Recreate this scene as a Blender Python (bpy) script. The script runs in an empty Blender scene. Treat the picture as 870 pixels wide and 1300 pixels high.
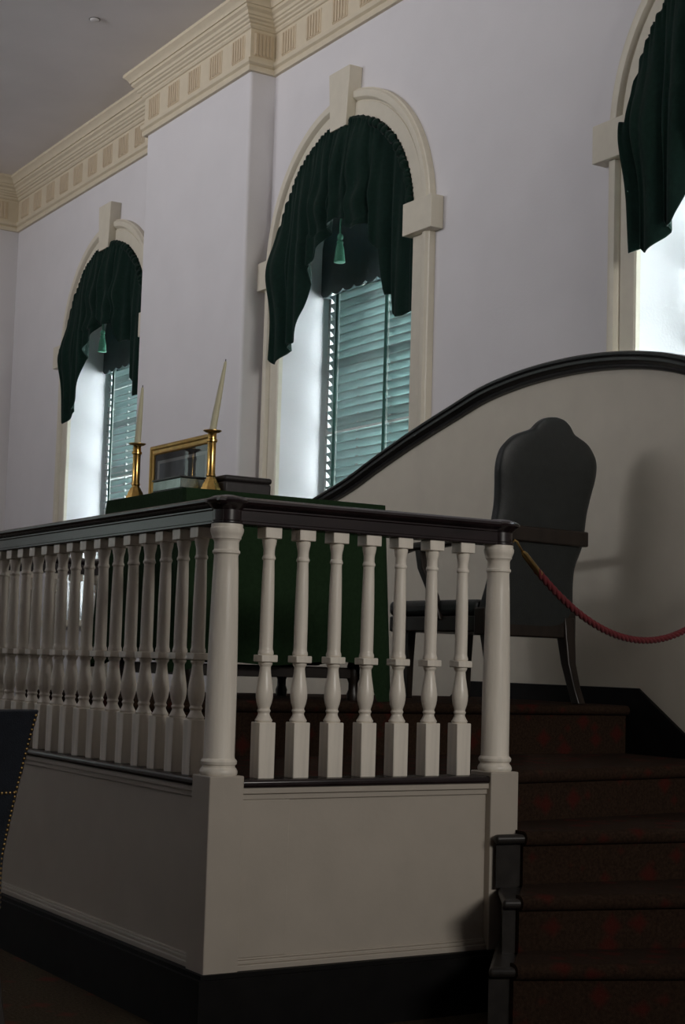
import bpy, bmesh, math, random
from mathutils import Vector, Matrix
random.seed(7)
SC = bpy.context.scene
COL = SC.collection
PI = math.pi

# ------------------------------------------------------------------ camera
CX, CY = 435.0, 650.0
VX, VY = (-815.0, 803.0), (3690.0, 934.0)       # vanishing points of the window wall and of its normal
F = math.sqrt(-((VX[0]-CX)*(VY[0]-CX) + (VX[1]-CY)*(VY[1]-CY)))
def cam_ray(u, v): return Vector((u-CX, -(v-CY), -F)).normalized()
ax = -cam_ray(*VX)
ay = cam_ray(*VY); ay = (ay - ax*ax.dot(ay)).normalized()
az = ax.cross(ay)
ROT = Matrix((ax, ay, az))
cam_d = bpy.data.cameras.new('camera')
cam = bpy.data.objects.new('camera', cam_d); COL.objects.link(cam)
cam_d.sensor_fit = 'VERTICAL'; cam_d.sensor_height = 36; cam_d.lens = F*36/1300
cam_d.clip_start = 0.05; cam_d.clip_end = 200
M4 = ROT.to_4x4(); M4.translation = Vector((0, 0, 1.25))
cam.matrix_world = M4
SC.camera = cam

# ------------------------------------------------------------------ materials
def new_mat(name, col, rough=0.6, metal=0.0, var=0.06, scale=14, bump=0.0, bscale=120, spec=0.5, coat=0.0, stretch=(1, 1, 1), sheen=0):
    m = bpy.data.materials.new(name); m.use_nodes = True
    nt = m.node_tree; b = nt.nodes['Principled BSDF']
    b.inputs['Roughness'].default_value = rough; b.inputs['Metallic'].default_value = metal
    b.inputs['Specular IOR Level'].default_value = spec
    b.inputs['Coat Weight'].default_value = coat
    if sheen: b.inputs['Sheen Weight'].default_value = sheen
    tc = nt.nodes.new('ShaderNodeTexCoord'); mp = nt.nodes.new('ShaderNodeMapping')
    mp.inputs['Scale'].default_value = stretch
    nt.links.new(tc.outputs['Object'], mp.inputs['Vector'])
    n = nt.nodes.new('ShaderNodeTexNoise'); n.inputs['Scale'].default_value = scale; n.inputs['Detail'].default_value = 5
    nt.links.new(mp.outputs['Vector'], n.inputs['Vector'])
    cr = nt.nodes.new('ShaderNodeValToRGB')
    cr.color_ramp.elements[0].position = .3; cr.color_ramp.elements[1].position = .7
    lo = [max(0, c*(1-var)) for c in col]; hi = [min(1, c*(1+var)) for c in col]
    cr.color_ramp.elements[0].color = (*lo, 1); cr.color_ramp.elements[1].color = (*hi, 1)
    nt.links.new(n.outputs['Fac'], cr.inputs['Fac']); nt.links.new(cr.outputs['Color'], b.inputs['Base Color'])
    if bump:
        n2 = nt.nodes.new('ShaderNodeTexNoise'); n2.inputs['Scale'].default_value = bscale; n2.inputs['Detail'].default_value = 3
        nt.links.new(mp.outputs['Vector'], n2.inputs['Vector'])
        bp = nt.nodes.new('ShaderNodeBump'); bp.inputs['Strength'].default_value = bump; bp.inputs['Distance'].default_value = .01
        nt.links.new(n2.outputs['Fac'], bp.inputs['Height']); nt.links.new(bp.outputs['Normal'], b.inputs['Normal'])
    return m

M = {}
M['wall'] = new_mat('plaster_lavender_white', (.70, .68, .69), .9, var=.02, scale=3, bump=.08, bscale=60, spec=.2)
M['ceiling'] = new_mat('ceiling_plaster', (.78, .75, .75), .85, var=.03, scale=2)
M['cornice'] = new_mat('cornice_cream', (.64, .56, .42), .55, var=.03)
M['flute'] = new_mat('flute_cream', (.58, .48, .34), .55, var=.03)
M['trim'] = new_mat('window_trim_cream', (.66, .61, .50), .45, var=.03)
M['reveal'] = new_mat('reveal_white', (.80, .79, .80), .5, var=.02)
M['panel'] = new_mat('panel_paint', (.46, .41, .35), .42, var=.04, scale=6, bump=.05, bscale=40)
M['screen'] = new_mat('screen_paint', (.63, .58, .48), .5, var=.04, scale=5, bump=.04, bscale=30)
M['turned'] = new_mat('turned_white_paint', (.80, .74, .65), .32, var=.12, scale=10, stretch=(3, 3, .25), bump=.06, bscale=25)
M['rail'] = new_mat('rail_dark_mahogany', (.016, .010, .011), .26, var=.4, scale=9, stretch=(1, 1, 4), spec=.6)
M['black_rail'] = new_mat('cap_rail_black', (.010, .009, .009), .3, var=.3)
M['baseboard'] = new_mat('baseboard_black', (.005, .0045, .0045), .6, var=.3, spec=.15)
M['step_wood'] = new_mat('step_wood', (.020, .017, .015), .4, var=.3, scale=20, spec=.3)
M['leather'] = new_mat('black_leather', (.018, .021, .021), .42, var=.15, scale=30, bump=.25, bscale=220)
M['blue_leather'] = new_mat('navy_leather', (.014, .018, .026), .5, var=.15, scale=30, bump=.25, bscale=220)
M['dark_wood'] = new_mat('dark_walnut', (.018, .012, .009), .38, var=.35, scale=18, stretch=(1, 1, .2))
M['velvet'] = new_mat('green_wool', (.005, .018, .013), .95, var=.2, scale=40, bump=.2, bscale=300, spec=.12, sheen=.08)
M['tassel'] = new_mat('tassel_green', (.018, .12, .07), .7, var=.25, scale=60, stretch=(8, 8, 1))
M['baize'] = new_mat('green_baize', (.015, .033, .014), .97, var=.15, scale=60, bump=.2, bscale=400, spec=.12)
M['slat'] = new_mat('blind_slat_teal', (.27, .36, .35), .4, var=.06, scale=8, stretch=(.3, 1, 1))
M['valance'] = new_mat('blind_valance_dark', (.018, .032, .032), .45, var=.2)
M['tape'] = new_mat('blind_tape_green', (.02, .09, .07), .8, var=.2)
M['cord'] = new_mat('blind_cord', (.5, .55, .5), .7)
M['brass'] = new_mat('brass', (.72, .45, .14), .22, 1.0, var=.12, scale=25)
M['brass_dull'] = new_mat('brass_dull', (.42, .28, .11), .35, 1.0, var=.2, scale=25)
M['gilt'] = new_mat('gilt_frame', (.62, .40, .12), .38, .7, var=.15, scale=20)
M['mat_board'] = new_mat('mat_board_dark', (.045, .045, .05), .7)
M['margin'] = new_mat('print_margin', (.5, .5, .5), .7)
M['candle'] = new_mat('candle_ivory', (.60, .56, .38), .45, var=.04)
M['wick'] = new_mat('wick', (.03, .02, .02), .9)
M['silver'] = new_mat('tarnished_silver', (.22, .26, .24), .25, 1.0, var=.35, scale=12)
M['lid'] = new_mat('dark_lid', (.02, .024, .024), .3, var=.2)
M['box'] = new_mat('dark_box_leather', (.020, .016, .016), .5, var=.25, scale=30)
M['rope'] = new_mat('red_rope', (.12, .006, .010), .8, var=.2, scale=50, sheen=.08)
M['paint_frame'] = new_mat('sash_paint', (.60, .60, .58), .5)
M['metal'] = new_mat('sprinkler_metal', (.25, .24, .23), .4, .6)

def carpet(name, base, red, scale, amount):
    m = new_mat(name, base, .97, var=.35, scale=90, bump=.5, bscale=350, spec=.1)
    nt = m.node_tree; b = nt.nodes['Principled BSDF']
    src = b.inputs['Base Color'].links[0].from_socket
    tc = [n for n in nt.nodes if n.type == 'TEX_COORD'][0]
    v = nt.nodes.new('ShaderNodeTexVoronoi'); v.inputs['Scale'].default_value = scale; v.distance = 'MANHATTAN'
    nt.links.new(tc.outputs['Object'], v.inputs['Vector'])
    r = nt.nodes.new('ShaderNodeValToRGB')
    r.color_ramp.elements[0].position = .25; r.color_ramp.elements[0].color = (amount, amount, amount, 1)
    r.color_ramp.elements[1].position = .55; r.color_ramp.elements[1].color = (0, 0, 0, 1)
    nt.links.new(v.outputs['Distance'], r.inputs['Fac'])
    mx = nt.nodes.new('ShaderNodeMix'); mx.data_type = 'RGBA'
    nt.links.new(r.outputs['Color'], mx.inputs['Factor']); nt.links.new(src, mx.inputs['A'])
    mx.inputs['B'].default_value = (*red, 1)
    nt.links.new(mx.outputs['Result'], b.inputs['Base Color'])
    return m
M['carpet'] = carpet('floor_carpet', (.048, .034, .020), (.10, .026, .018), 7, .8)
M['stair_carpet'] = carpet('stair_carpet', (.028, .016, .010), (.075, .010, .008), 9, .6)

def glass_mat():
    m = bpy.data.materials.new('window_glass'); m.use_nodes = True; nt = m.node_tree; nt.nodes.clear()
    o = nt.nodes.new('ShaderNodeOutputMaterial'); mx = nt.nodes.new('ShaderNodeMixShader')
    t = nt.nodes.new('ShaderNodeBsdfTransparent'); g = nt.nodes.new('ShaderNodeBsdfGlossy'); fr = nt.nodes.new('ShaderNodeFresnel')
    t.inputs['Color'].default_value = (.93, .97, .95, 1); g.inputs['Roughness'].default_value = .02
    nt.links.new(fr.outputs[0], mx.inputs[0]); nt.links.new(t.outputs[0], mx.inputs[1]); nt.links.new(g.outputs[0], mx.inputs[2])
    nt.links.new(mx.outputs[0], o.inputs[0]); return m
M['glass'] = glass_mat()

def print_mat():
    m = new_mat('landscape_print', (.16, .18, .20), .6, var=.45, scale=5, stretch=(2, 1, .8))
    return m
M['print'] = print_mat()

# ------------------------------------------------------------------ mesh helpers
class MB:
    def __init__(s): s.v = []; s.f = []; s.tr = None
    def add(s, verts, faces):
        b = len(s.v)
        if s.tr is not None: verts = [s.tr @ Vector(p) for p in verts]
        s.v += [tuple(p) for p in verts]; s.f += [tuple(b+i for i in f) for f in faces]
        return s
    def box(s, x0, x1, y0, y1, z0, z1):
        p = [(x0,y0,z0),(x1,y0,z0),(x1,y1,z0),(x0,y1,z0),(x0,y0,z1),(x1,y0,z1),(x1,y1,z1),(x0,y1,z1)]
        return s.add(p, [(3,2,1,0),(4,5,6,7),(0,1,5,4),(1,2,6,5),(2,3,7,6),(3,0,4,7)])
    def cbox(s, c, hx, hy, z0, z1): return s.box(c[0]-hx, c[0]+hx, c[1]-hy, c[1]+hy, z0, z1)
    def lathe(s, c, prof, n=24, cap=True):
        """prof: list of (r, z)"""
        vs = []; fs = []
        for r, z in prof:
            for k in range(n):
                a = 2*PI*k/n; vs.append((c[0]+r*math.cos(a), c[1]+r*math.sin(a), c[2]+z))
        for i in range(len(prof)-1):
            for k in range(n):
                k2 = (k+1) % n
                fs.append((i*n+k, i*n+k2, (i+1)*n+k2, (i+1)*n+k))
        if cap:
            fs.append(tuple(reversed(range(n)))); fs.append(tuple((len(prof)-1)*n+k for k in range(n)))
        return s.add(vs, fs)
    def tube(s, pts, rad, n=8, cap=True):
        pts = [Vector(p) for p in pts]
        rads = rad if isinstance(rad, (list, tuple)) else [rad]*len(pts)
        vs = []; fs = []; prev = None
        for i, p in enumerate(pts):
            t = (pts[min(i+1, len(pts)-1)] - pts[max(i-1, 0)]).normalized()
            if prev is None:
                up = Vector((0,0,1)) if abs(t.z) < .9 else Vector((1,0,0))
                a = t.cross(up).normalized()
            else:
                a = (prev - t*prev.dot(t)).normalized()
            prev = a; b = t.cross(a)
            for k in range(n):
                an = 2*PI*k/n; vs.append(p + (a*math.cos(an) + b*math.sin(an))*rads[i])
        for i in range(len(pts)-1):
            for k in range(n):
                k2 = (k+1) % n; fs.append((i*n+k, i*n+k2, (i+1)*n+k2, (i+1)*n+k))
        if cap:
            fs.append(tuple(reversed(range(n)))); fs.append(tuple((len(pts)-1)*n+k for k in range(n)))
        return s.add(vs, fs)
    def loft(s, sections, closed=True, cap=True):
        """sections: list of equally long point lists"""
        n = len(sections[0]); vs = [p for sec in sections for p in sec]; fs = []
        for i in range(len(sections)-1):
            for k in range(n if closed else n-1):
                k2 = (k+1) % n; fs.append((i*n+k, i*n+k2, (i+1)*n+k2, (i+1)*n+k))
        if cap and closed:
            fs.append(tuple(reversed(range(n)))); fs.append(tuple((len(sections)-1)*n+k for k in range(n)))
        return s.add(vs, fs)
    def prism(s, poly, axis, a, b):
        """poly 2-D list; axis 'x' -> (y,z), 'y' -> (x,z), 'z' -> (x,y)"""
        def P(q, t): return {'x': (t, q[0], q[1]), 'y': (q[0], t, q[1]), 'z': (q[0], q[1], t)}[axis]
        return s.loft([[P(q, a) for q in poly], [P(q, b) for q in poly]])
    def build(s, name, mat, parent=None, smooth=True, bevel=0.0, seg=2, angle=35, fix=True, solid=0, sub=0):
        me = bpy.data.meshes.new(name); me.from_pydata(s.v, [], s.f); me.update()
        if fix:
            bm = bmesh.new(); bm.from_mesh(me); bmesh.ops.recalc_face_normals(bm, faces=bm.faces[:]); bm.to_mesh(me); bm.free()
        me.materials.append(mat if not isinstance(mat, str) else M[mat])
        if smooth:
            me.shade_smooth(); me.set_sharp_from_angle(angle=math.radians(angle))
        o = bpy.data.objects.new(name, me); COL.objects.link(o)
        if parent is not None: o.parent = parent
        if solid:
            md = o.modifiers.new('solidify', 'SOLIDIFY'); md.thickness = solid; md.offset = 0
        if sub:
            md = o.modifiers.new('sub', 'SUBSURF'); md.levels = sub; md.render_levels = sub
        if bevel:
            md = o.modifiers.new('bevel', 'BEVEL'); md.width = bevel; md.segments = seg; md.limit_method = 'ANGLE'; md.angle_limit = math.radians(40)
            md.harden_normals = False
        return o

def tag(o, label=None, cat=None, group=None, kind=None):
    if label: o['label'] = label
    if cat: o['category'] = cat
    if group: o['group'] = group
    if kind: o['kind'] = kind
    return o
def thing(name, label, cat, loc=(0,0,0), rot=0, group=None):
    o = bpy.data.objects.new(name, None); COL.objects.link(o); o.empty_display_size = .1
    o.location = loc; o.rotation_euler = (0,0,rot)
    return tag(o, label, cat, group)
def copy_tree(o, parent=None):
    c = o.copy(); COL.objects.link(c); c.parent = parent
    for ch in list(o.children): copy_tree(ch, c)
    return c
def sweep(mb, path, prof, closed_prof=False):
    """path: xy polyline, the room lying on its RIGHT; prof: (projection, z)"""
    P = [Vector(p) for p in path]; nrm = []
    for i in range(len(P)-1):
        d = (P[i+1]-P[i]).normalized(); nrm.append(Vector((d.y, -d.x)))
    secs = []
    for i, p in enumerate(P):
        if i == 0: off = nrm[0]
        elif i == len(P)-1: off = nrm[-1]
        else: off = (nrm[i-1]+nrm[i])/(1+nrm[i-1].dot(nrm[i]))
        secs.append([(p.x+off.x*a, p.y+off.y*a, z) for a, z in prof])
    mb.loft(secs, closed=closed_prof, cap=closed_prof)
def structure(o, label, cat): return tag(o, label, cat, kind='structure')

# ------------------------------------------------------------------ the room
WY = 5.8; WXL = -16.28; ZC = 6.37; XR = 6.0; YF = -7.0
WIN = [-13.64, -9.43, -5.48]; HW = .885; SPR = 4.22; SILL = 1.55; DEPTH = .52
PIER = (-12.49, -10.578, 5.58)

structure(MB().box(WXL, XR, YF, WY, -.1, 0).build('floor', 'carpet', smooth=False), 'dark patterned carpet floor of the hall', 'floor')
structure(MB().box(WXL-.2, XR+.2, YF-.2, WY+.6, ZC, ZC+.15).build('ceiling', 'ceiling', smooth=False), 'plain grey white plaster ceiling above the cornice', 'ceiling')
structure(MB().box(WXL-.15, WXL, YF, WY+.5, 0, ZC).build('wall_left', 'wall', smooth=False), 'end wall at the far left meeting the window wall', 'wall')
structure(MB().box(XR, XR+.15, YF, WY+.5, 0, ZC).build('wall_right', 'wall', smooth=False), 'wall behind the viewer on the right', 'wall')
structure(MB().box(WXL, XR, YF-.15, YF, 0, ZC).build('wall_front', 'wall', smooth=False), 'wall opposite the arched windows', 'wall')

# window wall with three arched openings and their deep reveals
mb = MB(); rv = MB()
def quadxz(m, x0, x1, z0, z1, y=WY): m.add([(x0,y,z0),(x1,y,z0),(x1,y,z1),(x0,y,z1)], [(0,1,2,3)])
xs = WXL; NA = 40
for c in WIN:
    quadxz(mb, xs, c-HW, 0, ZC)
    quadxz(mb, c-HW, c+HW, 0, SILL)
    arc = [(c-HW*math.cos(PI*k/NA), SPR+HW*math.sin(PI*k/NA)) for k in range(NA+1)]
    for k in range(NA):
        (xa, za), (xb, zb) = arc[k], arc[k+1]
        mb.add([(xa,WY,za),(xb,WY,zb),(xb,WY,ZC),(xa,WY,ZC)], [(0,1,2,3)])
    ring = [(c-HW, SILL)] + arc + [(c+HW, SILL)]
    for (xa, za), (xb, zb) in zip(ring, ring[1:]+ring[:1]):
        mb.add([(xa,WY,za),(xb,WY,zb),(xb,WY+DEPTH,zb),(xa,WY+DEPTH,za)], [(0,1,2,3)])
    # outer skin of the wall round the opening
    quadxz(mb, xs, c-HW, 0, ZC, WY+DEPTH); quadxz(mb, c-HW, c+HW, 0, SILL, WY+DEPTH)
    for k in range(NA):
        (xa, za), (xb, zb) = arc[k], arc[k+1]
        mb.add([(xa,WY+DEPTH,za),(xb,WY+DEPTH,zb),(xb,WY+DEPTH,ZC),(xa,WY+DEPTH,ZC)], [(0,1,2,3)])
    xs = c+HW
quadxz(mb, xs, XR, 0, ZC); quadxz(mb, xs, XR, 0, ZC, WY+DEPTH)
wb = mb.build('wall_back', 'wall', smooth=False, fix=False)
structure(wb, 'lavender white plaster wall with the arched windows', 'wall')
structure(MB().box(PIER[0], PIER[1], PIER[2], WY+.06, 0, ZC).build('wall_pier', 'wall', smooth=True, bevel=.025, seg=4), 'shallow plaster pier standing out between the two left windows', 'wall')

# cornice
crn = MB()
prof = [(0,5.80),(.030,5.80),(.036,5.815),(.036,5.838),(.026,5.848),(.046,5.862),(.05,5.876),(.05,5.892),(.022,5.90),(.022,6.135),
        (.034,6.14),(.044,6.155),(.044,6.168),(.058,6.176),(.062,6.19),(.078,6.20),(.080,6.215),(.092,6.222),(.096,6.245),(.12,6.262),
        (.12,6.285),(.132,6.287),(.136,6.30),(.15,6.322),(.17,6.338),(.178,6.345),(.178,6.37),(0,6.37)]
path = [(WXL, YF+.01), (WXL, WY), (PIER[0], WY), (PIER[0], PIER[2]), (PIER[1], PIER[2]), (PIER[1], WY), (XR-.01, WY)]
sweep(crn, path, prof)
co = structure(crn.build('trim_1', 'cornice', angle=25), 'cream classical cornice along the top of the walls', 'cornice')
flu = MB()
def triglyph_x(xc, y, w=.2):
    n = 5
    for k in range(n):
        a = xc-w/2+w*k/n; b = a+w/n*.62
        flu.box(a, b, y-.022-.014, y-.015, 5.93, 6.105)
    flu.box(xc-w/2-.006, xc+w/2+.006, y-.022-.006, y-.015, 5.922, 6.115)
def triglyph_y(yc, x, s, w=.2):
    n = 5
    for k in range(n):
        a = yc-w/2+w*k/n; b = a+w/n*.62
        flu.box(*sorted((x+s*.015, x+s*.036)), a, b, 5.93, 6.105)
    flu.box(*sorted((x+s*.015, x+s*.028)), yc-w/2-.006, yc+w/2+.006, 5.922, 6.115)
def row_x(x0, x1, y, n):
    for k in range(n): triglyph_x(x0+(x1-x0)*(k+.5)/n, y)
row_x(WXL+.05, PIER[0]-.05, WY, 10); row_x(PIER[0]-.02, PIER[1]+.02, PIER[2], 5); row_x(PIER[1]+.05, -6, WY, 12); row_x(-6, 2, WY, 21)
triglyph_y((PIER[2]+WY)/2-.015, PIER[1], 1, .16)
for k in range(12): triglyph_y(WY-.25-k*.38, WXL, 1)
flu.build('frieze_triglyphs', 'flute', co, smooth=False, bevel=.004, seg=1)
# ---------------- windows
def ring_points(c, r, n=48):
    return [(c-r, SILL)] + [(c-r*math.cos(PI*k/n), SPR+r*math.sin(PI*k/n)) for k in range(n+1)] + [(c+r, SILL)]
def make_window(i, c):
    root = bpy.data.objects.new('window_%d' % (i+1), None); COL.objects.link(root); root.location = (c, WY, SILL)
    pos = ['arched window at far left, partly hidden by the pier', 'arched window in the middle, beside the pier', 'arched window at the right edge above the curved screen'][i]
    tag(root, pos, 'window', kind='structure')
    T = Matrix.Translation((-c, -WY, -SILL))
    prof = [(HW,.30),(HW,-.03),(HW+.012,-.038),(HW+.12,-.038),(HW+.125,-.03),(HW+.132,-.03),(HW+.137,-.045),(HW+.150,-.062),(HW+.175,-.068),(HW+.195,-.066),(HW+.205,-.05),(HW+.215,-.045),(HW+.215,.0)]
    prof[0] = (HW, 0)
    rows = [ring_points(c, r) for r, _ in prof]
    m = MB(); m.tr = T
    m.loft([[(x, WY+yo, z) for x, z in row] for row, (_, yo) in zip(rows, prof)], closed=False, cap=False)
    m.build('architrave', 'trim', root, angle=30)
    m = MB(); m.tr = T     # keystone
    z0, z1 = SPR+HW-.06, SPR+HW+.385
    for dz0, dz1, w0, w1, pr in ((0, .435, .108, .142, .11),):
        a, b = z0+dz0, z0+dz1
        m.loft([[(c-w0,WY-pr,a),(c+w0,WY-pr,a),(c+w0,WY,a),(c-w0,WY,a)], [(c-w1,WY-pr,b),(c+w1,WY-pr,b),(c+w1,WY,b),(c-w1,WY,b)]])
    m.build('keystone', 'trim', root, smooth=False, bevel=.005)
    for s in (-1, 1):
        m = MB(); m.tr = T
        a, b = sorted((c+s*(HW-.03), c+s*(HW+.30)))
        m.box(a, b, WY-.10, WY, SPR-.15, SPR+.07)
        m.build('impost_block', 'trim', root, smooth=False, bevel=.005)
    m = MB(); m.tr = T
    m.box(c-HW-.24, c+HW+.24, WY-.13, WY+.02, SILL-.05, SILL+.015)
    m.build('sill', 'trim', root, smooth=False, bevel=.008)
    # sash: arched frame, bars, panes
    y = WY+DEPTH-.10
    m = MB(); m.tr = T
    ro, ri = ring_points(c, HW), ring_points(c, HW-.035)
    secs = [[(x, y-.025, z) for x, z in ro], [(x, y-.025, z) for x, z in ri], [(x, y+.025, z) for x, z in ri], [(x, y+.025, z) for x, z in ro]]
    m.loft(secs, closed=False, cap=False)
    m.box(c-HW, c+HW, y-.025, y+.025, SILL, SILL+.08); m.box(c-HW, c+HW, y-.03, y+.03, 2.97, 3.0)
    for k in (-1, 0, 1): m.box(c+k*.44-.013, c+k*.44+.013, y-.015, y+.015, SILL, SPR+(.84 if k == 0 else .72))
    for z in (2.0, 2.48, 3.45, 3.88, SPR+.03): m.box(c-HW, c+HW, y-.015, y+.015, z-.013, z+.013)
    m.build('sash', 'paint_frame', root, smooth=False)
    m = MB(); m.tr = T
    pts = ring_points(c, HW-.03, 24)
    m.add([(x, y, z) for x, z in pts], [tuple(range(len(pts)))])
    m.build('pane', 'glass', root, smooth=False)
    return root
for i, c in enumerate(WIN): make_window(i, c)

# ---------------- blinds
def make_blind(c, tilt, label, gap=.07):
    root = thing('venetian_blind', label, 'blind', (c, WY+.385, 3.98), group=None)
    w = HW-gap; sp = .064; wv = HW-.02; sw = .078; s = MB()
    z = .03; n = 0
    ct, st = math.cos(tilt), math.sin(tilt)
    while 3.98+z > SILL+.06:
        secs = []
        for q in range(5):
            t = q/4-.5
            a, h = t*sw, .006*(1-(2*t)**2)
            yy, zz = a*ct+h*st, -a*st+h*ct       # inner edge up, outer edge down
            secs.append((yy, zz))
        vs = [(-w, yy, z+zz) for yy, zz in secs] + [(w, yy, z+zz) for yy, zz in secs]
        s.add(vs, [(k, k+1, k+6, k+5) for k in range(4)])
        z -= sp; n += 1
    s.build('slats', 'slat', root, angle=60, solid=.003)
    bot = z+sp*.3
    m = MB().box(-w, w, -.03, .03, bot-.03, bot)
    m.build('bottom_rail', 'slat', root, smooth=False, bevel=.004)
    # valance with a scalloped lower edge
    m = MB(); zt = .66; N = 132
    low = [(-wv+2*wv*k/N, .07-.028*abs(math.sin(PI*(k/N)*11))**.7) for k in range(N+1)]
    front = [(x, zz) for x, zz in low]; top = [(x, zt) for x, zz in low]
    m.loft([[(x, -.075, zz) for x, zz in front], [(x, -.075, zz) for x, zz in top], [(x, -.063, zz) for x, zz in top], [(x, -.063, zz) for x, zz in front], [(x, -.075, zz) for x, zz in front]], closed=False, cap=False)
    m.box(-wv, -wv+.014, -.063, .07, .05, zt); m.box(wv-.014, wv, -.063, .07, .05, zt)
    m.box(-wv, wv, -.075, .07, zt, zt+.02)
    m.build('valance', 'valance', root, angle=50)
    m = MB().box(-w+.02, w-.02, -.03, .06, .10, .16); m.box(-w, w, .055, .07, .10, zt); m.build('head_rail', 'valance', root, smooth=False)
    for x in (-w+.15, .02, w-.15):
        m = MB()
        m.box(x-.017, x+.017, -.050, -.046, bot, .05); m.box(x-.017, x+.017, .046, .05, bot, .05)
        m.build('ladder_tape', 'tape', root, smooth=False)
    m = MB()
    for x in (-w+.195, .065, w-.105):
        m.tube([(x, -.055, .04), (x+.003, -.055, -.9), (x, -.052, bot)], .003, 5)
    m.build('lift_cord', 'cord', root)
    return root
make_blind(WIN[0], math.radians(22), 'teal slatted blind with brighter gaps in the far left window')
make_blind(WIN[1], math.radians(42), 'teal slatted blind in the middle arched window beside the pier')
make_blind(WIN[2], math.radians(58), 'teal slatted blind in the window at the right edge', .004)  # slats out of view; fitted tight and tilted shut to dim the reveal

# ---------------- swag curtains
def interp(tab, x):
    if x <= tab[0][0]: return tab[0][1]
    for (a, b), (c, d) in zip(tab, tab[1:]):
        if x <= c: return b+(d-b)*(x-a)/(c-a)
    return tab[-1][1]
HEM = [(-.93,3.50),(-.80,3.47),(-.66,3.51),(-.60,3.57),(-.505,3.60),(-.44,3.80),(-.384,4.02),(-.30,4.11),(-.255,4.12),(-.184,4.22),(-.10,4.275),(-.02,4.33),(.065,4.408),(.13,4.33),(.22,4.285),(.30,4.29),(.36,4.26),(.41,4.13),(.51,4.09),(.545,3.75),(.63,3.72),(.65,3.59),(.80,3.57),(.92,3.56)]
def make_curtain(c, seed, label):
    rnd = random.Random(seed)
    root = thing('swag_curtain', label, 'curtain', (c, WY-.025, SPR), group=None)
    NX, NZ = 230, 70
    ph = [rnd.uniform(0, 6.28) for _ in range(8)]
    vs = []; fs = []
    def top_z(x):
        if abs(x) >= HW-.02: return 4.22-.0
        return SPR+math.sqrt(max(0, (HW-.005)**2-x*x))
    for i in range(NX+1):
        x = -.895+1.775*i/NX
        t = top_z(x); h = interp(HEM, x)
        for j in range(NZ+1):
            v = j/NZ
            z = t+(h-t)*v
            # folds fall from the gathered heading, lean a little towards the tails and deepen downwards
            xx = x
            rin = min(1, max(0, (x-.25)/.35)); rin = rin*rin*(3-2*rin)      # the right side hangs inside the opening
            amp = (.012+.080*v**.7)*(1-.45*rin)
            p1 = xx*25+ph[0]+1.6*math.sin(xx*3.1+ph[1])+.35*math.sin(v*2.2+xx*3)
            f1 = abs(math.sin(p1*.5))**.55*2-1
            fold = .72*f1 + .28*math.sin(xx*63+ph[2]+v*1.2)
            # slack drapes running out from where the cord pulls the cloth up
            rx, rz = x-.07, z-4.42
            ang = math.atan2(rz, abs(rx)+.02); dist = math.hypot(rx, rz)
            cre = math.sin(ang*6+ph[3]+(1.3 if rx > 0 else 0))*min(1, dist*4)*math.exp(-((dist-.30)/.22)**2) if rz > -.1 else 0
            gath = .012*math.sin(x*150+ph[4])*math.exp(-v*14)
            tail = max(0, abs(x)-.5)/.43
            y = -.045 + .085*rin - amp*(fold*.6+.5) - .020*cre*(1-rin) + gath*(1-rin) - .02*math.sin(PI*min(1, v))*(1-tail)
            lft = min(1, max(0, (-x-.25)/.5))
            dx = .026*v*math.cos(p1)*(1-.6*rin) + .075*v*lft
            if x < -.55: y -= .075*min(1, (-x-.55)/.25)*math.exp(-((z-4.16)/.24)**2)
            zz = z + .034*v*v*math.sin(p1+1.0)*(1-.5*rin)
            vs.append((x+dx, y, zz-SPR))
    for i in range(NX):
        for j in range(NZ):
            a = i*(NZ+1)+j; fs.append((a, a+1, a+NZ+2, a+NZ+1))
    m = MB(); m.add(vs, fs)
    m.build('swag', 'velvet', root, angle=180, solid=.006)
    # ruched heading following the arch
    m = MB(); pts = []; rad = []
    n = 300
    for k in range(n+1):
        s = k/n
        a = -.10+(PI+.20)*s
        r = HW-.018
        x = -r*math.cos(a); z = r*math.sin(a)
        if a < 0: x, z = -r, -r*(-a)
        if a > PI: x, z = r, -r*(a-PI)
        rr = .026+.010*math.sin(k*1.55+2*math.sin(k*.21))+.005*rnd.random()
        pts.append((x, -.018-.012*math.sin(k*.9), z)); rad.append(rr)
    m.tube(pts, rad, 8); m.build('ruched_heading', 'velvet', root, angle=180)
    # cord and tassel
    tx = .07; tz = 4.40-SPR
    m = MB().tube([(tx, -.06, tz+.03), (tx+.003, -.08, tz-.06), (tx+.004, -.08, tz-.17)], .007, 8)
    cd = m.build('tassel_cord', 'tassel', root)
    tz -= .14
    m = MB().lathe((tx+.004, -.08, tz), [(.006,0),(.018,-.006),(.024,-.022),(.020,-.038),(.013,-.048),(.022,-.056),(.025,-.064),(.020,-.072),(.030,-.11),(.037,-.17),(.041,-.205),(.036,-.208)], 18)
    m.build('tassel', 'tassel', cd)
    return root
make_curtain(WIN[0], 3, 'dark green gathered swag curtain on the far left window')
make_curtain(WIN[1], 5, 'dark green gathered swag curtain on the middle window beside the pier')
make_curtain(WIN[2], 9, 'dark green swag curtain tail on the window at the right edge')

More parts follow.
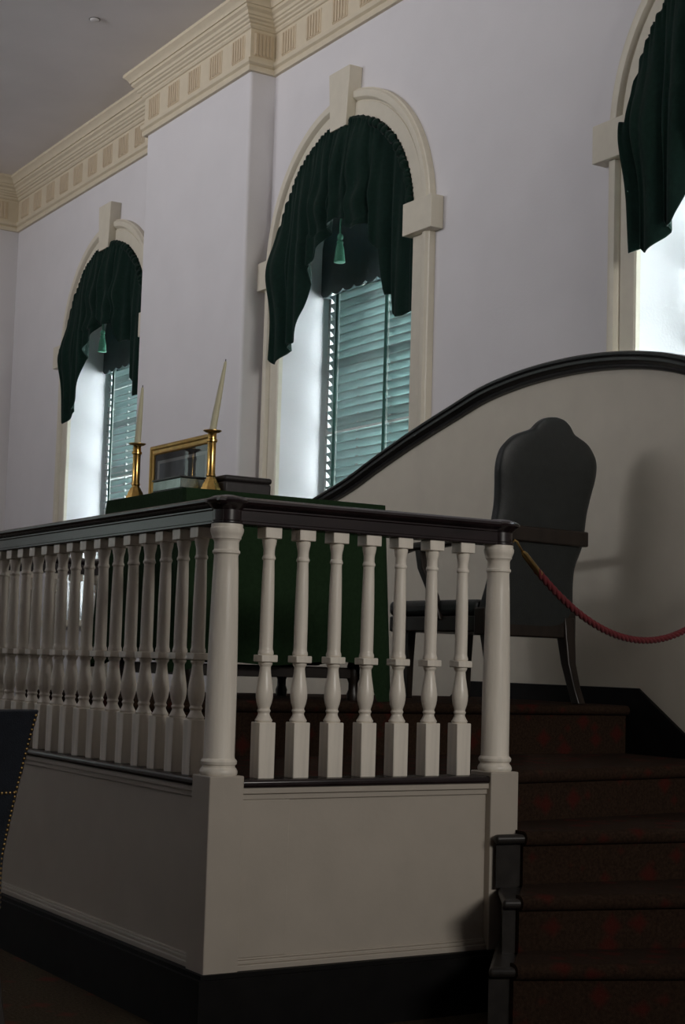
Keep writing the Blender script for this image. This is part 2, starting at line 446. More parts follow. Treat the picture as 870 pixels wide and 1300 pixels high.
# ------------------------------------------------------------------ the dais
DX0, DX1 = -8.63, -4.72      # far and near end (outer faces of the newel blocks)
DY0 = 2.43                   # front
N2Y = 3.66                   # second newel
ZL, ZP = .832, 1.07          # landing and upper platform
PY = 5.45                    # curved screen
XP0, XP1 = -7.35, -6.0       # upper platform
dais = thing('speaker_dais', 'raised white panelled dais with black base under the balustrade', 'platform', ((DX0+DX1)/2, 3.2, 0))
TD = Matrix.Translation((-(DX0+DX1)/2, -3.2, 0))
def dmb():
    m = MB(); m.tr = TD; return m
m = dmb(); m.box(DX0+.08, DX1-.06, DY0+.07, N2Y-.02, 0, ZL-.02); m.box(DX0+.08, -5.14, N2Y-.02, PY-.02, 0, ZL-.02); m.build('landing_core', 'baseboard', dais, smooth=False)
def panel_frame(m, axis, c, a0, a1, z0, z1, sgn, flip=False):
    pass
# front panel (faces the hall)
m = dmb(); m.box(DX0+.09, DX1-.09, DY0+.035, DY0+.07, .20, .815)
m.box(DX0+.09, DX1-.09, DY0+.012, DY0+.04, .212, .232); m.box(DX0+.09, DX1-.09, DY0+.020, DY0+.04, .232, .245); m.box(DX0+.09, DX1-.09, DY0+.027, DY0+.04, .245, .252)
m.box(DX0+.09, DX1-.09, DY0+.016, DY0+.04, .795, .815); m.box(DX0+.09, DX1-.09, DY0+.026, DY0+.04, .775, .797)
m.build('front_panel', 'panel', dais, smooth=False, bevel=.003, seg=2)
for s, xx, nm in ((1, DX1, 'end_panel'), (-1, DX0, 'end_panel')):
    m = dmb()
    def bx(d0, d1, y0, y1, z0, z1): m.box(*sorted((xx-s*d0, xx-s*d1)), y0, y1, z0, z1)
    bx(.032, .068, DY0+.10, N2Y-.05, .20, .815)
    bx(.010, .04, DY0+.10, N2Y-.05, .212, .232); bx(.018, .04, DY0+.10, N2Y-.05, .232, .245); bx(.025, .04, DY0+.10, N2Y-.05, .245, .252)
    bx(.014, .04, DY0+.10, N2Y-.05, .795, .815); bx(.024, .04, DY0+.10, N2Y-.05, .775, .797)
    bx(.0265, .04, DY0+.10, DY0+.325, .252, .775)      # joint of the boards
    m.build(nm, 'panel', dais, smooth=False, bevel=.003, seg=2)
# newel pedestals
for nx in (DX1-.065, DX0+.065):
    for ny, w in ((DY0+.065, .065), (N2Y, .064)):
        m = dmb(); m.cbox((nx, ny), .065, w, .0 if False else .2, .857)
        m.build('newel_pedestal', 'panel', dais, smooth=False, bevel=.004)
m = dmb()
m.box(DX0-.03, DX1+.03, DY0-.028, DY0+.06, 0, .2); m.box(DX1-.08, DX1+.03, DY0+.06, N2Y+.065, 0, .2); m.box(DX0-.03, DX0+.08, DY0+.06, N2Y+.065, 0, .2)
m.box(DX0-.02, DX1+.015, DY0-.015, DY0+.06, .2, .214); m.box(DX1-.08, DX1+.015, DY0+.06, N2Y+.065, .2, .214); m.box(DX0-.02, DX0+.08, DY0+.06, N2Y+.065, .2, .214)
m.build('base_plinth', 'baseboard', dais, smooth=False)
# carpeted landing and platform
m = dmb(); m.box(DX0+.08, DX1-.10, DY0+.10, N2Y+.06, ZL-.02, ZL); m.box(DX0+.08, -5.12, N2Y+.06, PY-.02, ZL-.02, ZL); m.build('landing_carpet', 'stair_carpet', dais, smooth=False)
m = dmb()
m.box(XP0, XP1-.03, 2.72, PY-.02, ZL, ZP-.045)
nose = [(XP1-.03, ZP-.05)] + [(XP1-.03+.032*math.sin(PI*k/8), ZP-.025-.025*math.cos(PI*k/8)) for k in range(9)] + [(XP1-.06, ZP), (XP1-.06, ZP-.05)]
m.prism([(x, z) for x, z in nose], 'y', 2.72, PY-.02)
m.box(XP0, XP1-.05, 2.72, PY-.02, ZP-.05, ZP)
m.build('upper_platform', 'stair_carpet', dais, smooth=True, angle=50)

# stairs climbing to the landing beside the second newel
st = thing('carpeted_staircase', 'dark carpeted stairs climbing to the dais beside the second newel', 'stairs', (-4.5, 4.5, 0))
TS = Matrix.Translation((4.5, -4.5, 0))
steps = [(.250, -4.25, 3.355, .43, 3.27), (.440, -4.43, 3.516, .28, 3.45), (.632, -4.655, 3.708, .143, 3.588), (ZL, -4.945, 3.735, -.11, 3.735)]   # height, nosing, carpet edge, slant, bare end
YC = PY-.03
def shear(k, y): return TS @ Matrix(((1,k,0,-k*y),(0,1,0,0),(0,0,1,0),(0,0,0,1)))
for i, (z, x, yc, k, y0) in enumerate(steps[:3]):
    zb = steps[i-1][0]-.001 if i else 0
    m = MB(); m.tr = TS
    ye = 3.63 if i < 2 else 3.60
    xe = -4.712
    def plan(d):      # outline of the tread, its bare end running back to the newel pedestal
        fx = x-d+k*(y0-yc)
        return [(fx, y0+d*.8), (x-d+k*(YC-yc), YC), (-5.12, YC), (-5.12, 3.735), (xe-.0, 3.735), (xe, ye+d*.8)]
    m.prism(plan(.024), 'z', zb, z-.032)
    m.build('riser', 'step_wood', st, smooth=False)
    m = MB(); m.tr = TS
    m.prism(plan(0), 'z', z-.034, z)
    m.build('tread', 'step_wood', st, bevel=.014, seg=3, angle=30)
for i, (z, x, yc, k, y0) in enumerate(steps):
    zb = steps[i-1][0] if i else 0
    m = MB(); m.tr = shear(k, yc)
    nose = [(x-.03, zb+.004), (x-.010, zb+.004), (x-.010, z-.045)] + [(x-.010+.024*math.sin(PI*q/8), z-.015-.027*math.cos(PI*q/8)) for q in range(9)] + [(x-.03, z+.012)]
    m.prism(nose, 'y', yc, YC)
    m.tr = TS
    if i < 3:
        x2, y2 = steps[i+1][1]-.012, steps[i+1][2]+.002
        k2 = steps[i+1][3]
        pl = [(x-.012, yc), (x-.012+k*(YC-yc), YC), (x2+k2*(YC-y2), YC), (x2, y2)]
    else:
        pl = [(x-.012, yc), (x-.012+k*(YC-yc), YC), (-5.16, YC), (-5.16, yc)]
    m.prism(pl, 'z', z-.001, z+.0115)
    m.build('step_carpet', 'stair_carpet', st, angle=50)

# curved screen behind the platform
UP = [(-10.3,2.10),(-9.9,2.15),(-9.5,2.235),(-9.099,2.34),(-8.717,2.437),(-8.434,2.529),(-8.127,2.623),(-7.85,2.70),(-7.574,2.771),(-7.281,2.843),(-6.994,2.882),(-6.728,2.899),(-6.469,2.900),(-6.228,2.887),(-5.992,2.860),(-5.773,2.818),(-5.602,2.769),(-5.3,2.67),(-4.9,2.53),(-4.5,2.41),(-4.1,2.31),(-3.7,2.23),(-3.3,2.19),(-3.0,2.17)]
def up_z(x): return interp(UP, x)
def catmull(tab, n=6):
    out = []
    for i in range(len(tab)-1):
        p0, p1, p2, p3 = tab[max(i-1,0)], tab[i], tab[i+1], tab[min(i+2, len(tab)-1)]
        for k in range(n):
            t = k/n
            out.append(tuple(.5*((2*p1[j])+(-p0[j]+p2[j])*t+(2*p0[j]-5*p1[j]+4*p2[j]-p3[j])*t*t+(-p0[j]+3*p1[j]-3*p2[j]+p3[j])*t**3) for j in (0,1)))
    out.append(tab[-1]); return out
UPS = catmull(UP, 5)
scr = thing('curved_screen', 'cream panelled screen with curved black cap rail behind the chair', 'wall panel', (-6.6, PY, 0))
TSc = Matrix.Translation((6.6, -PY, 0))
m = MB(); m.tr = TSc
poly = [(x, z-.05) for x, z in UPS] + [(UPS[-1][0], 0), (UPS[0][0], 0)]
m.prism(poly, 'y', PY, PY+.06); m.build('screen_panel', 'screen', scr, smooth=False)
m = MB(); m.tr = TSc
cs = [(-.012,-.082),(-.022,-.078),(-.026,-.066),(-.022,-.055),(-.034,-.050),(-.044,-.038),(-.046,-.024),(-.040,-.014),(-.050,-.010),(-.052,.0),(-.044,.008),(-.01,.012),(.10,.012),(.112,.004),(.112,-.02),(.08,-.05),(.07,-.082)]
secs = []
for i, (x, z) in enumerate(UPS):
    a = UPS[max(i-1,0)]; b = UPS[min(i+1, len(UPS)-1)]
    t = Vector((b[0]-a[0], b[1]-a[1])).normalized(); n = Vector((-t.y, t.x))
    secs.append([(x+n.x*q, PY+p, z+n.y*q) for p, q in cs])
m.loft(secs); m.build('cap_rail', 'black_rail', scr, angle=30)
m = MB(); m.tr = TSc
def skirt(poly): m.prism(poly, 'y', PY-.02, PY+.002)
skirt([(-9.6,0),(-3.2,0),(-3.2,.1),(-3.6,.1),(-4.85,ZL+.09),(-5.58,ZL+.09),(-5.95,1.158),(-7.40,1.158),(-7.75,ZL+.10),(-9.6,ZL+.10)])
m.build('skirting', 'baseboard', scr, smooth=False, bevel=.004)

# ------------------------------------------------------------------ balustrade
bal = thing('balustrade', 'white turned balustrade with dark mahogany handrail round the dais', 'balustrade', ((DX0+DX1)/2, DY0+.065, ZL))
BO = Vector(((DX0+DX1)/2, DY0+.065, ZL))
TB = Matrix.Translation(-BO)
bz0, bz1 = .843, 1.704
bm_ = MB()
bm_.cbox((0,0), .0315, .0315, 0, .191)
bm_.lathe((0,0,0), [(.026,.190),(.030,.193),(.0305,.198),(.026,.205),(.0205,.216),(.0195,.224),(.0235,.227),(.0235,.232),(.0195,.235),(.0215,.243),(.0265,.258),(.0295,.275),(.030,.292),(.028,.312),(.0240,.336),(.0205,.358),(.0188,.376),(.0195,.383),(.024,.387),(.025,.394),(.025,.397)], 24)
bm_.cbox((0,0), .0315, .0315, .3965, .421)
bm_.lathe((0,0,0), [(.026,.420),(.0275,.426),(.0262,.434),(.0240,.439),(.0235,.447),(.0236,.52),(.0230,.61),(.0212,.70),(.0198,.742),(.0205,.748),(.0235,.752),(.0235,.759),(.0200,.763),(.0198,.782),(.0212,.792),(.0236,.802),(.0252,.812),(.0262,.823)], 24)
bm_.cbox((0,0), .0325, .0325, .822, bz1-bz0)
proto = bm_.build('baluster', 'turned', bal, bevel=.0025, seg=1, angle=30)
spots = []
for k in range(26): spots.append((DX1-.065-.075-.1432*(k+.52), DY0+.068))
spots = [(-4.722-.25-.0-.1432*k+.0, DY0+.065) for k in range(25)]
ys = [2.663, 2.800, 2.938, 3.076, 3.214, 3.354, 3.494]
for y in ys: spots.append((DX1-.067, y)); spots.append((DX0+.067, y))
for k, (x, y) in enumerate(spots):
    o = proto if k == 0 else proto.copy()
    if k: COL.objects.link(o); o.parent = bal
    o.location = Vector((x, y, bz0))-BO
nw = MB()
nw.lathe((0,0,0), [(.061,0),(.064,.006),(.064,.014),(.060,.022),(.0555,.027),(.0555,.033),(.0605,.037),(.0615,.046),(.058,.052),(.0535,.056),(.0525,.065),(.0525,.16),(.0520,.30),(.0500,.42),(.0470,.56),(.0440,.68),(.0415,.738),(.0430,.744),(.0475,.748),(.0475,.755),(.0430,.760),(.0425,.785),(.0450,.792),(.0500,.797),(.0500,.803),(.0540,.812),(.0575,.822),(.0575,.832),(.0545,.836),(.0545,.847)], 36)
nproto = nw.build('newel_column', 'turned', bal, angle=30)
ncs = [(DX1-.065, DY0+.065), (DX1-.065, N2Y), (DX0+.065, DY0+.065), (DX0+.065, N2Y)]
for k, (x, y) in enumerate(ncs):
    o = nproto if k == 0 else nproto.copy()
    if k: COL.objects.link(o); o.parent = bal
    o.location = Vector((x, y, .857))-BO
# shoe rail
m = MB(); m.tr = TB
bx0, bx1, by = DX0+.065, DX1-.065, DY0+.065
m.box(bx0+.06, bx1-.06, by-.062, by+.05, .815, bz0); m.box(bx1-.055, bx1+.058, by+.06, N2Y-.058, .815, bz0); m.box(bx0-.058, bx0+.055, by+.06, N2Y-.058, .815, bz0)
m.build('shoe_rail', 'rail', bal, bevel=.010, seg=3, angle=30)
# handrail: moulded section swept round the corner, room on the right of the path
m = MB(); m.tr = TB
hp = [(-.040,1.704),(.038,1.704),(.040,1.707),(.040,1.714),(.036,1.717),(.036,1.751),(.040,1.755),(.040,1.760),(.052,1.766),(.062,1.771),(.067,1.779),(.066,1.787),(.056,1.793),(.02,1.799),(-.02,1.799),(-.056,1.793),(-.066,1.787),(-.067,1.779),(-.052,1.766),(-.040,1.760),(-.040,1.714)]
path = [(bx0, N2Y), (bx0, by), (bx1, by), (bx1, N2Y)]
P2 = [Vector(p) for p in path]
sweep(m, path, hp, True)
m.build('handrail', 'rail', bal, angle=30)
for x, y in ncs:
    m = MB(); m.tr = TB
    m.lathe((x, y, 0), [(.052,1.7035),(.055,1.707),(.055,1.713),(.050,1.717),(.050,1.752),(.056,1.757),(.066,1.768),(.078,1.775),(.080,1.783),(.074,1.789),(.05,1.799),(.02,1.804)], 28)
    m.build('newel_cap', 'rail', bal, angle=30)

# ------------------------------------------------------------------ table, cloth and what stands on it
ZT = 1.98
tx0, tx1, ty0, ty1 = -7.0, -6.15, 3.0, 4.03
tb = thing('writing_table', 'dark wooden table with stretchers under the green cloth on the dais', 'table', ((tx0+tx1)/2, (ty0+ty1)/2, ZP))
TT = Matrix.Translation((-(tx0+tx1)/2, -(ty0+ty1)/2, -ZP))
m = MB(); m.tr = TT; m.box(tx0+.01, tx1-.01, ty0+.01, ty1-.01, ZT-.04, ZT-.012); m.build('table_top', 'dark_wood', tb, smooth=False, bevel=.004)
for x in (tx0+.09, tx1-.09):
    for y in (ty0+.09, ty1-.09):
        m = MB(); m.tr = TT
        m.cbox((x, y), .03, .03, ZP+.58, ZT-.04); m.lathe((x, y, ZP), [(.026,0),(.03,.03),(.022,.05),(.022,.08),(.03,.10),(.03,.16),(.02,.19),(.028,.4),(.022,.55),(.03,.585)], 16)
        m.build('leg', 'dark_wood', tb, angle=35)
m = MB(); m.tr = TT
m.box(tx0+.08, tx1-.08, ty0+.075, ty0+.105, ZP+.10, ZP+.15); m.box(tx0+.08, tx1-.08, ty1-.105, ty1-.075, ZP+.10, ZP+.15)
m.box(tx0+.075, tx0+.105, ty0+.08, ty1-.08, ZP+.10, ZP+.15); m.box(tx1-.105, tx1-.075, ty0+.08, ty1-.08, ZP+.10, ZP+.15)
m.build('stretcher', 'dark_wood', tb, smooth=False, bevel=.004)

# cloth: top plus hanging skirt with soft folds, longer at the far right corner
cl = MB(); vs = []; fs = []
per = []
n = 60
for k in range(n): per.append((tx1, ty0+(ty1-ty0)*k/n, 1, 0))
for k in range(n): per.append((tx1-(tx1-tx0)*k/n, ty1, 0, 1))
for k in range(n): per.append((tx0, ty1-(ty1-ty0)*k/n, -1, 0))
for k in range(n): per.append((tx0+(tx1-tx0)*k/n, ty0, 0, -1))
NP = len(per); NR = 16
for j in range(NR+1):
    v = j/NR
    for k, (x, y, nx, ny) in enumerate(per):
        s = k/NP*4            # 0..1 end near the viewer, 1..2 back, 2..3 far end, 3..4 front
        q = s % 1
        hem = 1.235 + .012*math.sin(s*9+1)
        cd = min(q, 1-q)
        corner = math.exp(-(cd/.07)**2)
        if .9 < s < 1.25: hem -= .16*math.exp(-((s-1.0)/.07)**2)
        hem -= .05*corner
        z = ZT + (hem-ZT)*v
        fold = .012*math.sin(s*2*PI*3+.5)*v + .010*math.sin(s*2*PI*7)*v*v
        out = .004+.02*v+fold+.035*corner*v
        rx = 0; r0 = .012
        drop = r0*(1-math.cos(min(1, v*12)*PI/2))
        X = x + nx*out; Y = y + ny*out
        if cd < .5/n: pass
        vs.append((X, Y, z))
for j in range(NR):
    for k in range(NP):
        k2 = (k+1) % NP; fs.append((j*NP+k, (j+1)*NP+k, (j+1)*NP+k2, j*NP+k2))
fs.append(tuple(range(NP)))
CT = Vector(((tx0+tx1)/2, (ty0+ty1)/2, ZT))
cl.tr = Matrix.Translation(-CT); cl.add(vs, fs)
o = cl.build('tablecloth', 'baize', None, angle=60); o.location = CT
tag(o, 'dark green baize cloth draped over the table on the dais', 'tablecloth')

def candlestick(x, y, label, h=.265):
    r = thing('brass_candlestick', label, 'candlestick', (x, y, ZT), group=None)
    m = MB()
    m.lathe((0,0,0), [(.046,0),(.048,.004),(.046,.012),(.041,.018),(.038,.030),(.030,.042),(.025,.052),(.020,.058),(.0185,.064)], 8)
    m.build('base', 'brass', r, angle=25)
    m = MB().lathe((0,0,0), [(.017,.062),(.0215,.068),(.0205,.075),(.0185,.08),(.0185,h-.055),(.0195,h-.05),(.0235,h-.047),(.0235,h-.038),(.0195,h-.034),(.0185,h-.012),(.022,h-.006)], 20)
    m.build('stem', 'brass', r, angle=40)
    m = MB().lathe((0,0,0), [(.014,h-.008),(.030,h-.006),(.041,h),(.041,h+.003),(.030,h+.0),(.016,h-.002),(.0155,h+.004)], 24)
    m.build('drip_pan', 'brass_dull', r, angle=40)
    return r
candlestick(-6.815, 3.06, 'brass candlestick at the far left end of the green table', .262)
candlestick(-6.215, 3.15, 'brass candlestick near the table corner, in front of the picture frame', .268)
def candle(x, y, z, hgt, lean, label):
    r = thing('taper_candle', label, 'candle', (x, y, z), group=None)
    m = MB(); m.tube([(lean*t*hgt*.53, lean*t*hgt*.85, t*hgt) for t in [0, .25, .5, .75, .97, 1]], [.0155, .0145, .0125, .0095, .0065, .004], 14)
    m.build('shaft', 'candle', r, angle=50)
    m = MB().tube([(lean*hgt*.53, lean*hgt*.85, hgt-.004), (lean*hgt*.53+.001, lean*hgt*.85, hgt+.010)], .002, 6); m.build('wick', 'wick', r)
candle(-6.815, 3.06, ZT+.262, .272, .05, 'ivory taper candle in the left brass candlestick')
candle(-6.215, 3.15, ZT+.268, .315, .15, 'tall leaning ivory taper candle in the brass candlestick near the table corner')

# framed print standing behind the inkstand
fx0, fx1, fy, fz0, fz1 = -6.972, -6.315, 3.215, ZT, 2.257
fr = thing('picture_frame', 'gilt framed grey print standing on the green table', 'picture', ((fx0+fx1)/2, fy, ZT))
TF = Matrix.Translation((-(fx0+fx1)/2, -fy, -ZT))
m = MB(); m.tr = TF; w = .045
prof = [(0,0),(0,-.014),(.008,-.020),(.016,-.018),(.022,-.012),(.034,-.012),(.040,-.016),(.045,-.012),(.045,0)]
secs = []
for q, yo in prof:
    secs.append([(fx0+q, fy+yo, fz0+q), (fx1-q, fy+yo, fz0+q), (fx1-q, fy+yo, fz1-q), (fx0+q, fy+yo, fz1-q)])
m.loft(secs, cap=False); m.box(fx0+.003, fx1-.003, fy-.001, fy+.008, fz0+.001, fz1-.003)
m.build('frame', 'gilt', fr, angle=20)
m = MB(); m.tr = TF; m.box(fx0+.04, fx1-.04, fy-.0045, fy-.001, fz0+.04, fz1-.04); m.build('mat', 'mat_board', fr, smooth=False)
m = MB(); m.tr = TF; m.box(fx0+.07, fx1-.062, fy-.0055, fy-.0045, fz0+.045, fz1-.075); m.build('print_margin', 'margin', fr, smooth=False)
m = MB(); m.tr = TF; m.box(fx0+.095, fx1-.082, fy-.0065, fy-.0055, fz0+.055, fz1-.09); m.build('print', 'print', fr, smooth=False)
m = MB(); m.tr = TF; m.add([(fx0+.045,fy-.010,fz0+.045),(fx1-.045,fy-.010,fz0+.045),(fx1-.045,fy-.010,fz1-.045),(fx0+.045,fy-.010,fz1-.045)], [(0,1,2,3)]); m.build('glazing', 'glass', fr, smooth=False)
m = MB(); m.tr = TF; m.prism([(fy+.008, fz0+.19), (fy+.010, fz0), (fy+.012, fz0)], 'x', -6.70, -6.60); m.build('easel_back', 'mat_board', fr, smooth=False)

# silver inkstand tray with dark top
ix0, ix1, iy0, iy1 = -6.59, -6.30, 3.045, 3.165
ink = thing('silver_inkstand', 'low silver box with a dark top in front of the framed print', 'inkstand', ((ix0+ix1)/2, (iy0+iy1)/2, ZT))
TI = Matrix.Translation((-(ix0+ix1)/2, -(iy0+iy1)/2, -ZT))
m = MB(); m.tr = TI; m.box(ix0, ix1, iy0, iy1, ZT+.014, ZT+.062); m.build('body', 'silver', ink, smooth=False, bevel=.004)
m = MB(); m.tr = TI; m.box(ix0-.004, ix1+.004, iy0-.004, iy1+.004, ZT+.062, ZT+.07); m.build('lid', 'lid', ink, smooth=False, bevel=.002)
m = MB(); m.tr = TI; m.box(ix0-.004, ix1+.004, iy0-.004, iy1+.004, ZT, ZT+.014); m.build('foot_rim', 'lid', ink, smooth=False, bevel=.002)
# dark box
ex0, ex1, ey0, ey1 = -6.52, -6.262, 3.245, 3.485
bxn = thing('dark_box', 'low dark box with rounded corners right of the candlestick', 'box', ((ex0+ex1)/2, (ey0+ey1)/2, ZT))
TE = Matrix.Translation((-(ex0+ex1)/2, -(ey0+ey1)/2, -ZT))
m = MB(); m.tr = TE; m.box(ex0, ex1, ey0, ey1, ZT, ZT+.062); m.build('body', 'box', bxn, smooth=True, bevel=.012, seg=3)
m = MB(); m.tr = TE; m.box(ex0-.003, ex1+.003, ey0-.003, ey1+.003, ZT+.060, ZT+.088); m.build('lid', 'box', bxn, smooth=True, bevel=.012, seg=3)

# ------------------------------------------------------------------ high-back armchair (local x = its right, y = forward)
ch = thing('leather_armchair', 'tall black leather armchair with camel back beside the green table', 'chair', (-6.2, 4.91, ZP), math.radians(95))
half = [(0,1.405),(.06,1.396),(.105,1.370),(.140,1.335),(.185,1.318),(.245,1.293),(.292,1.252),(.322,1.205),(.328,1.13),(.312,1.035),(.302,.95),(.304,.87),(.302,.785),(.272,.69),(.272,.62),(.285,.54),(.30,.46),(.30,.37)]
hs = catmull(half, 4)
outl = [(x, z) for x, z in hs] + [(-x, z) for x, z in reversed(hs[1:])]
K = .18
def halfw(z):
    pts = [(zz, x) for x, zz in hs]
    best = 0
    for (za, xa), (zb, xb) in zip(pts, pts[1:]):
        lo, hi = min(za, zb), max(za, zb)
        if lo-1e-9 <= z <= hi+1e-9 and hi > lo:
            best = max(best, xa+(xb-xa)*(z-za)/(zb-za))
    return best
m = MB()
zt_, zb_ = 1.405, .37
zr = [zt_-(zt_-zb_)*(.0008+.9992*(k/80)**1.7) for k in range(0, 81)]
NSX = 28
secs = []
for k, z in enumerate(zr):
    w_ = halfw(z); ring_ = []
    ez = min(1, (zt_-z)/.26)**.5
    for q in range(NSX+1):
        u = math.sin((q/NSX-.5)*PI)                       # -1..1, dense at the edges
        edge = (1-abs(u)**5)**.5 if abs(u) < 1 else 0
        ring_.append((w_*u, -K*(z-.36)-.010-.036*edge*ez, z))
    for q in range(NSX+1):
        u = math.sin((.5-q/NSX)*PI)
        edge = (1-abs(u)**5)**.5 if abs(u) < 1 else 0
        ring_.append((w_*u*.999, -K*(z-.36)+.012+.048*edge*ez, z))
    secs.append(ring_)
m.loft(secs); m.build('backrest', 'leather', ch, angle=60)
# wooden edge rail across the back at arm height
def yb(z): return -K*(z-.36)
m = MB(); m.box(-.296, .296, yb(.82)-.062, yb(.82)-.02, .785, .862); m.build('back_rail', 'dark_wood', ch, bevel=.008)
# seat
m = MB(); m.loft([[(-.30,.0,.34),(.30,.0,.34),(.30,.70,.34),(-.30,.70,.34)], [(-.30,.0,.42),(.30,.0,.42),(.30,.70,.42),(-.30,.70,.42)]]); m.build('seat_frame', 'dark_wood', ch, bevel=.008)
m = MB(); m.box(-.305, .305, .02, .71, .42, .50); m.build('seat', 'leather', ch, bevel=.03, seg=4)
m = MB(); m.box(-.31, .31, -.05, .03, .325, .46); m.build('rear_rail', 'dark_wood', ch, bevel=.008)
for s in (-1, 1):
    m = MB()
    m.loft([[(s*.26+a*w, y+b*w, z) for a, b in ((-1,-1),(1,-1),(1,1),(-1,1))] for y, z, w in ((-.02,.43,.036),(-.03,.33,.034),(-.05,.20,.028),(-.09,.08,.025),(-.125,0,.026))])
    m.build('leg', 'dark_wood', ch, bevel=.006)
    m = MB()
    m.loft([[(s*.20+a*w, y+b*w, z) for a, b in ((-1,-1),(1,-1),(1,1),(-1,1))] for y, z, w in ((.655,.36,.026),(.655,.20,.02),(.655,0,.016))])
    m.build('leg', 'dark_wood', ch, bevel=.004)
    # arm and its curved support
    m = MB()
    m.loft([[(s*(.305+o)+a*.028, y, z+b*.02) for a, b in ((-1,-1),(1,-1),(1,1),(-1,1))] for y, z, o in ((-.06,.80,-.01),(.12,.79,0),(.35,.775,.015),(.50,.77,.02),(.58,.755,.02))])
    m.build('arm', 'dark_wood', ch, bevel=.012, seg=3)
    m = MB()
    m.loft([[(s*(.305+o)+a*.02, y+b*.022, z) for a, b in ((-1,-1),(1,-1),(1,1),(-1,1))] for y, z, o in ((.30,.40,-.01),(.34,.52,0),(.42,.66,.01),(.44,.77,.015))])
    m.build('arm_support', 'dark_wood', ch, bevel=.006)

# ------------------------------------------------------------------ barrier rope
rp = thing('barrier_rope', 'twisted red barrier rope hooked to the second newel of the balustrade', 'rope', (DX1-.02, N2Y+.04, 1.73))
A = Vector((DX1-.018, N2Y+.048, 1.715)); B = Vector((-5.2, PY-.06, 1.70))
TR = Matrix.Translation(-Vector((DX1-.02, N2Y+.04, 1.73)))
def rope_pt(t):
    p = A.lerp(B, t); return Vector((p.x, p.y, p.z-4*.335*t*(1-t)))
cen = [rope_pt(.075+.925*k/200) for k in range(201)]
m = MB(); m.tr = TR
for q in range(3):
    pts = []
    for k, p in enumerate(cen):
        t = (cen[min(k+1,200)]-cen[max(k-1,0)]).normalized()
        a = t.cross(Vector((1,0,0))).normalized(); b = t.cross(a)
        an = k*.55+q*2*PI/3
        pts.append(p+(a*math.cos(an)+b*math.sin(an))*.0068)
    m.tube(pts, .0085, 7)
m.build('rope', 'rope', rp, angle=60)
m = MB(); m.tr = TR
m.tube([rope_pt(.022), rope_pt(.03), rope_pt(.075), rope_pt(.088)], [.007, .0125, .0135, .0135], 14); m.build('ferrule', 'brass_dull', rp, angle=40)
m = MB(); m.tr = TR
m.tube([rope_pt(.024), rope_pt(.008)+Vector((.004,0,0)), A+Vector((.004,0,.004)), A+Vector((0,-.010,.012)), A+Vector((-.004,-.014,.002))], .0042, 8); m.build('hook', 'brass_dull', rp)
m = MB(); m.tr = TR
m.lathe((B.x, B.y+.01, B.z-.03), [(.012,0),(.012,.05)], 12); m.tube([B, Vector((B.x, PY, B.z))], .008, 8); m.build('wall_eye', 'brass_dull', rp)

# ------------------------------------------------------------------ chair in the foreground (only its right rear edge is in the picture)
V2 = Vector((-.963, -.228, 0)).normalized()
rot = math.atan2(V2.y, V2.x)-PI/2
right = Vector((V2.y, -V2.x, 0))
org = Vector((-4.965, 1.816, 0)) - right*.24
fc = thing('side_chair', 'navy leather chair with brass nailheads at the lower left edge', 'chair', (org.x, org.y, 0), rot)
def backcurve(z):
    t = max(0, z-.58); return -.26*t - .16*t*t
m = MB()
zs = [.42, .52, .60, .70, .80, .90, 1.0, 1.05, 1.068]
secs = []
for z in zs:
    y = backcurve(z); th = .075 if z < 1.04 else .055
    hw = .245
    secs.append([(-hw, y, z), (hw, y, z), (hw, y+th*.7, z), (hw-.03, y+th, z), (-hw+.03, y+th, z), (-hw, y+th*.7, z)])
m.loft(secs); m.build('backrest', 'blue_leather', fc, bevel=.006, angle=30)
m = MB()
def nail(p, ax):
    a = Vector(ax).normalized(); u = a.cross(Vector((0,0,1))).normalized(); w = a.cross(u); r = .0055
    vs = [Vector(p)+(u*math.cos(PI*k/4)+w*math.sin(PI*k/4))*r for k in range(8)] + [Vector(p)+(u*math.cos(PI*k/4)+w*math.sin(PI*k/4))*r*.6+a*.003 for k in range(8)] + [Vector(p)+a*.004]
    m.add(vs, [(k, (k+1)%8, 8+(k+1)%8, 8+k) for k in range(8)] + [(8+k, 8+(k+1)%8, 16) for k in range(8)])
k = 0; z = .43
while z < 1.06:
    for s in (-1, 1):
        nail((s*.246, backcurve(z)+.010, z), (s, 0, 0)); nail((s*.236, backcurve(z)-.0005, z), (0, -1, -.2))
    z += .0155
for k in range(31):
    nail((-.23+.46*k/30, backcurve(.80)-.001, .80), (0, -1, -.3))
m.build('nailhead_trim', 'brass_dull', fc, angle=60)
m = MB(); m.box(-.24, .24, .03, .50, .36, .44); m.build('seat_frame', 'dark_wood', fc, bevel=.006)
m = MB(); m.box(-.25, .25, .06, .52, .44, .52); m.build('seat', 'blue_leather', fc, bevel=.025, seg=4)
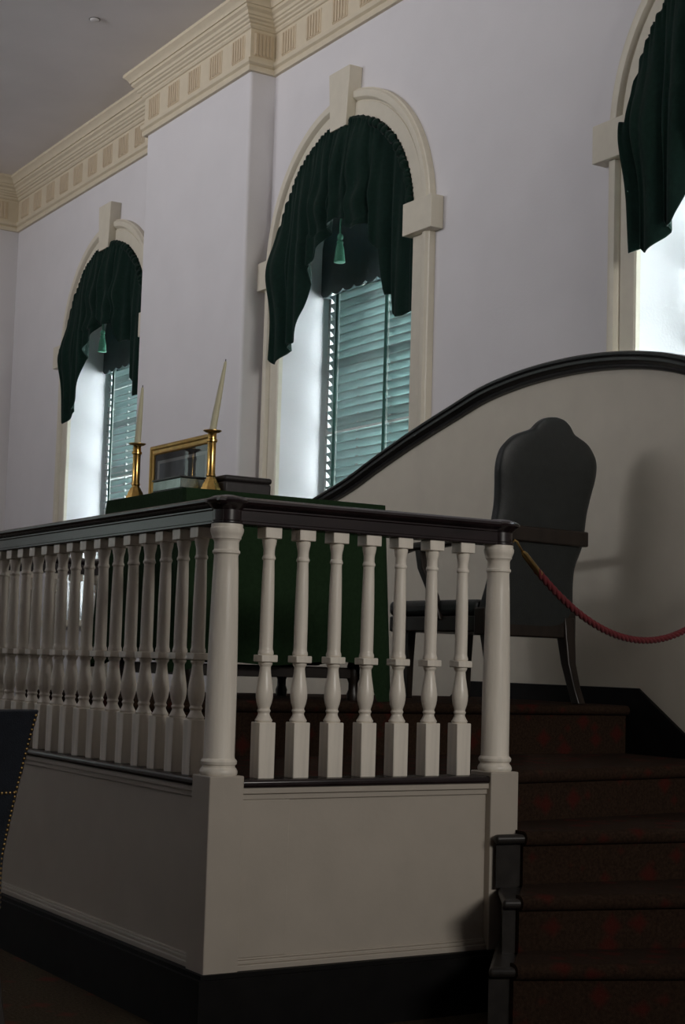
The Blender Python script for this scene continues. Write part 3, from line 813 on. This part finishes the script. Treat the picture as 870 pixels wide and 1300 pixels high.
for s in (-1, 1):
    m = MB(); m.loft([[(s*.218+a*w, y+b*w, z) for a, b in ((-1,-1),(1,-1),(1,1),(-1,1))] for y, z, w in ((.03,.46,.026),(.025,.36,.025),(.0,.22,.022),(-.05,.08,.019),(-.09,0,.018))]); m.build('leg', 'dark_wood', fc, bevel=.004)
    m = MB(); m.loft([[(s*.205+a*w, .46+b*w, z) for a, b in ((-1,-1),(1,-1),(1,1),(-1,1))] for z, w in ((.40,.024),(.2,.02),(0,.015))]); m.build('leg', 'dark_wood', fc, bevel=.004)

# ceiling sprinkler
sp = thing('ceiling_sprinkler', 'small round sprinkler rose on the ceiling at upper left', 'sprinkler', (-11.65, 4.70, ZC))
MB().lathe((0,0,0), [(.046,0),(.046,-.006),(.040,-.006),(.040,0)], 28).build('rim', 'metal', sp, angle=40)
MB().lathe((0,0,0), [(.038,-.002),(.038,-.010),(.034,-.013),(.006,-.014)], 28).build('cover_plate', 'ceiling', sp, angle=40)

# ------------------------------------------------------------------ light
w = bpy.data.worlds.new('sky'); SC.world = w; w.use_nodes = True
bg = w.node_tree.nodes['Background']; bg.inputs['Color'].default_value = (.86, .94, 1.0, 1); bg.inputs['Strength'].default_value = 37.0
def area(name, loc, target, sx, sy, power, col, spread=PI):
    l = bpy.data.lights.new(name, 'AREA'); l.shape = 'RECTANGLE'; l.size = sx; l.size_y = sy; l.energy = power; l.color = col; l.spread = spread
    o = bpy.data.objects.new(name, l); COL.objects.link(o); o.location = loc
    o.rotation_euler = (Vector(target)-Vector(loc)).to_track_quat('-Z', 'Y').to_euler()
    return o
area('opposite_windows', (-11.0, -6.7, 5.3), (-10.2, 5.8, 7.7), 9, 1.3, 143, (.98, .965, 1.0), math.radians(70))
area('rear_windows', (5.7, 3.7, 4.6), (-8, 4.0, 3.6), 3.4, 1.6, 80, (1.0, .96, .90), math.radians(80))
area('end_wall_window', (WXL+.06, -2.6, 3.0), (0, -1.6, 2.6), 2.2, 2.8, 15, (.80, 1.0, .93))
SC.view_settings.view_transform = 'Standard'; SC.view_settings.look = 'None'; SC.view_settings.gamma = 1; SC.view_settings.exposure = 0
SC.view_settings.use_curve_mapping = False
SC.cycles.use_denoising = True
SC.cycles.max_bounces = 8; SC.cycles.diffuse_bounces = 5; SC.cycles.caustics_reflective = False; SC.cycles.caustics_refractive = False
SC.cycles.sample_clamp_indirect = 6
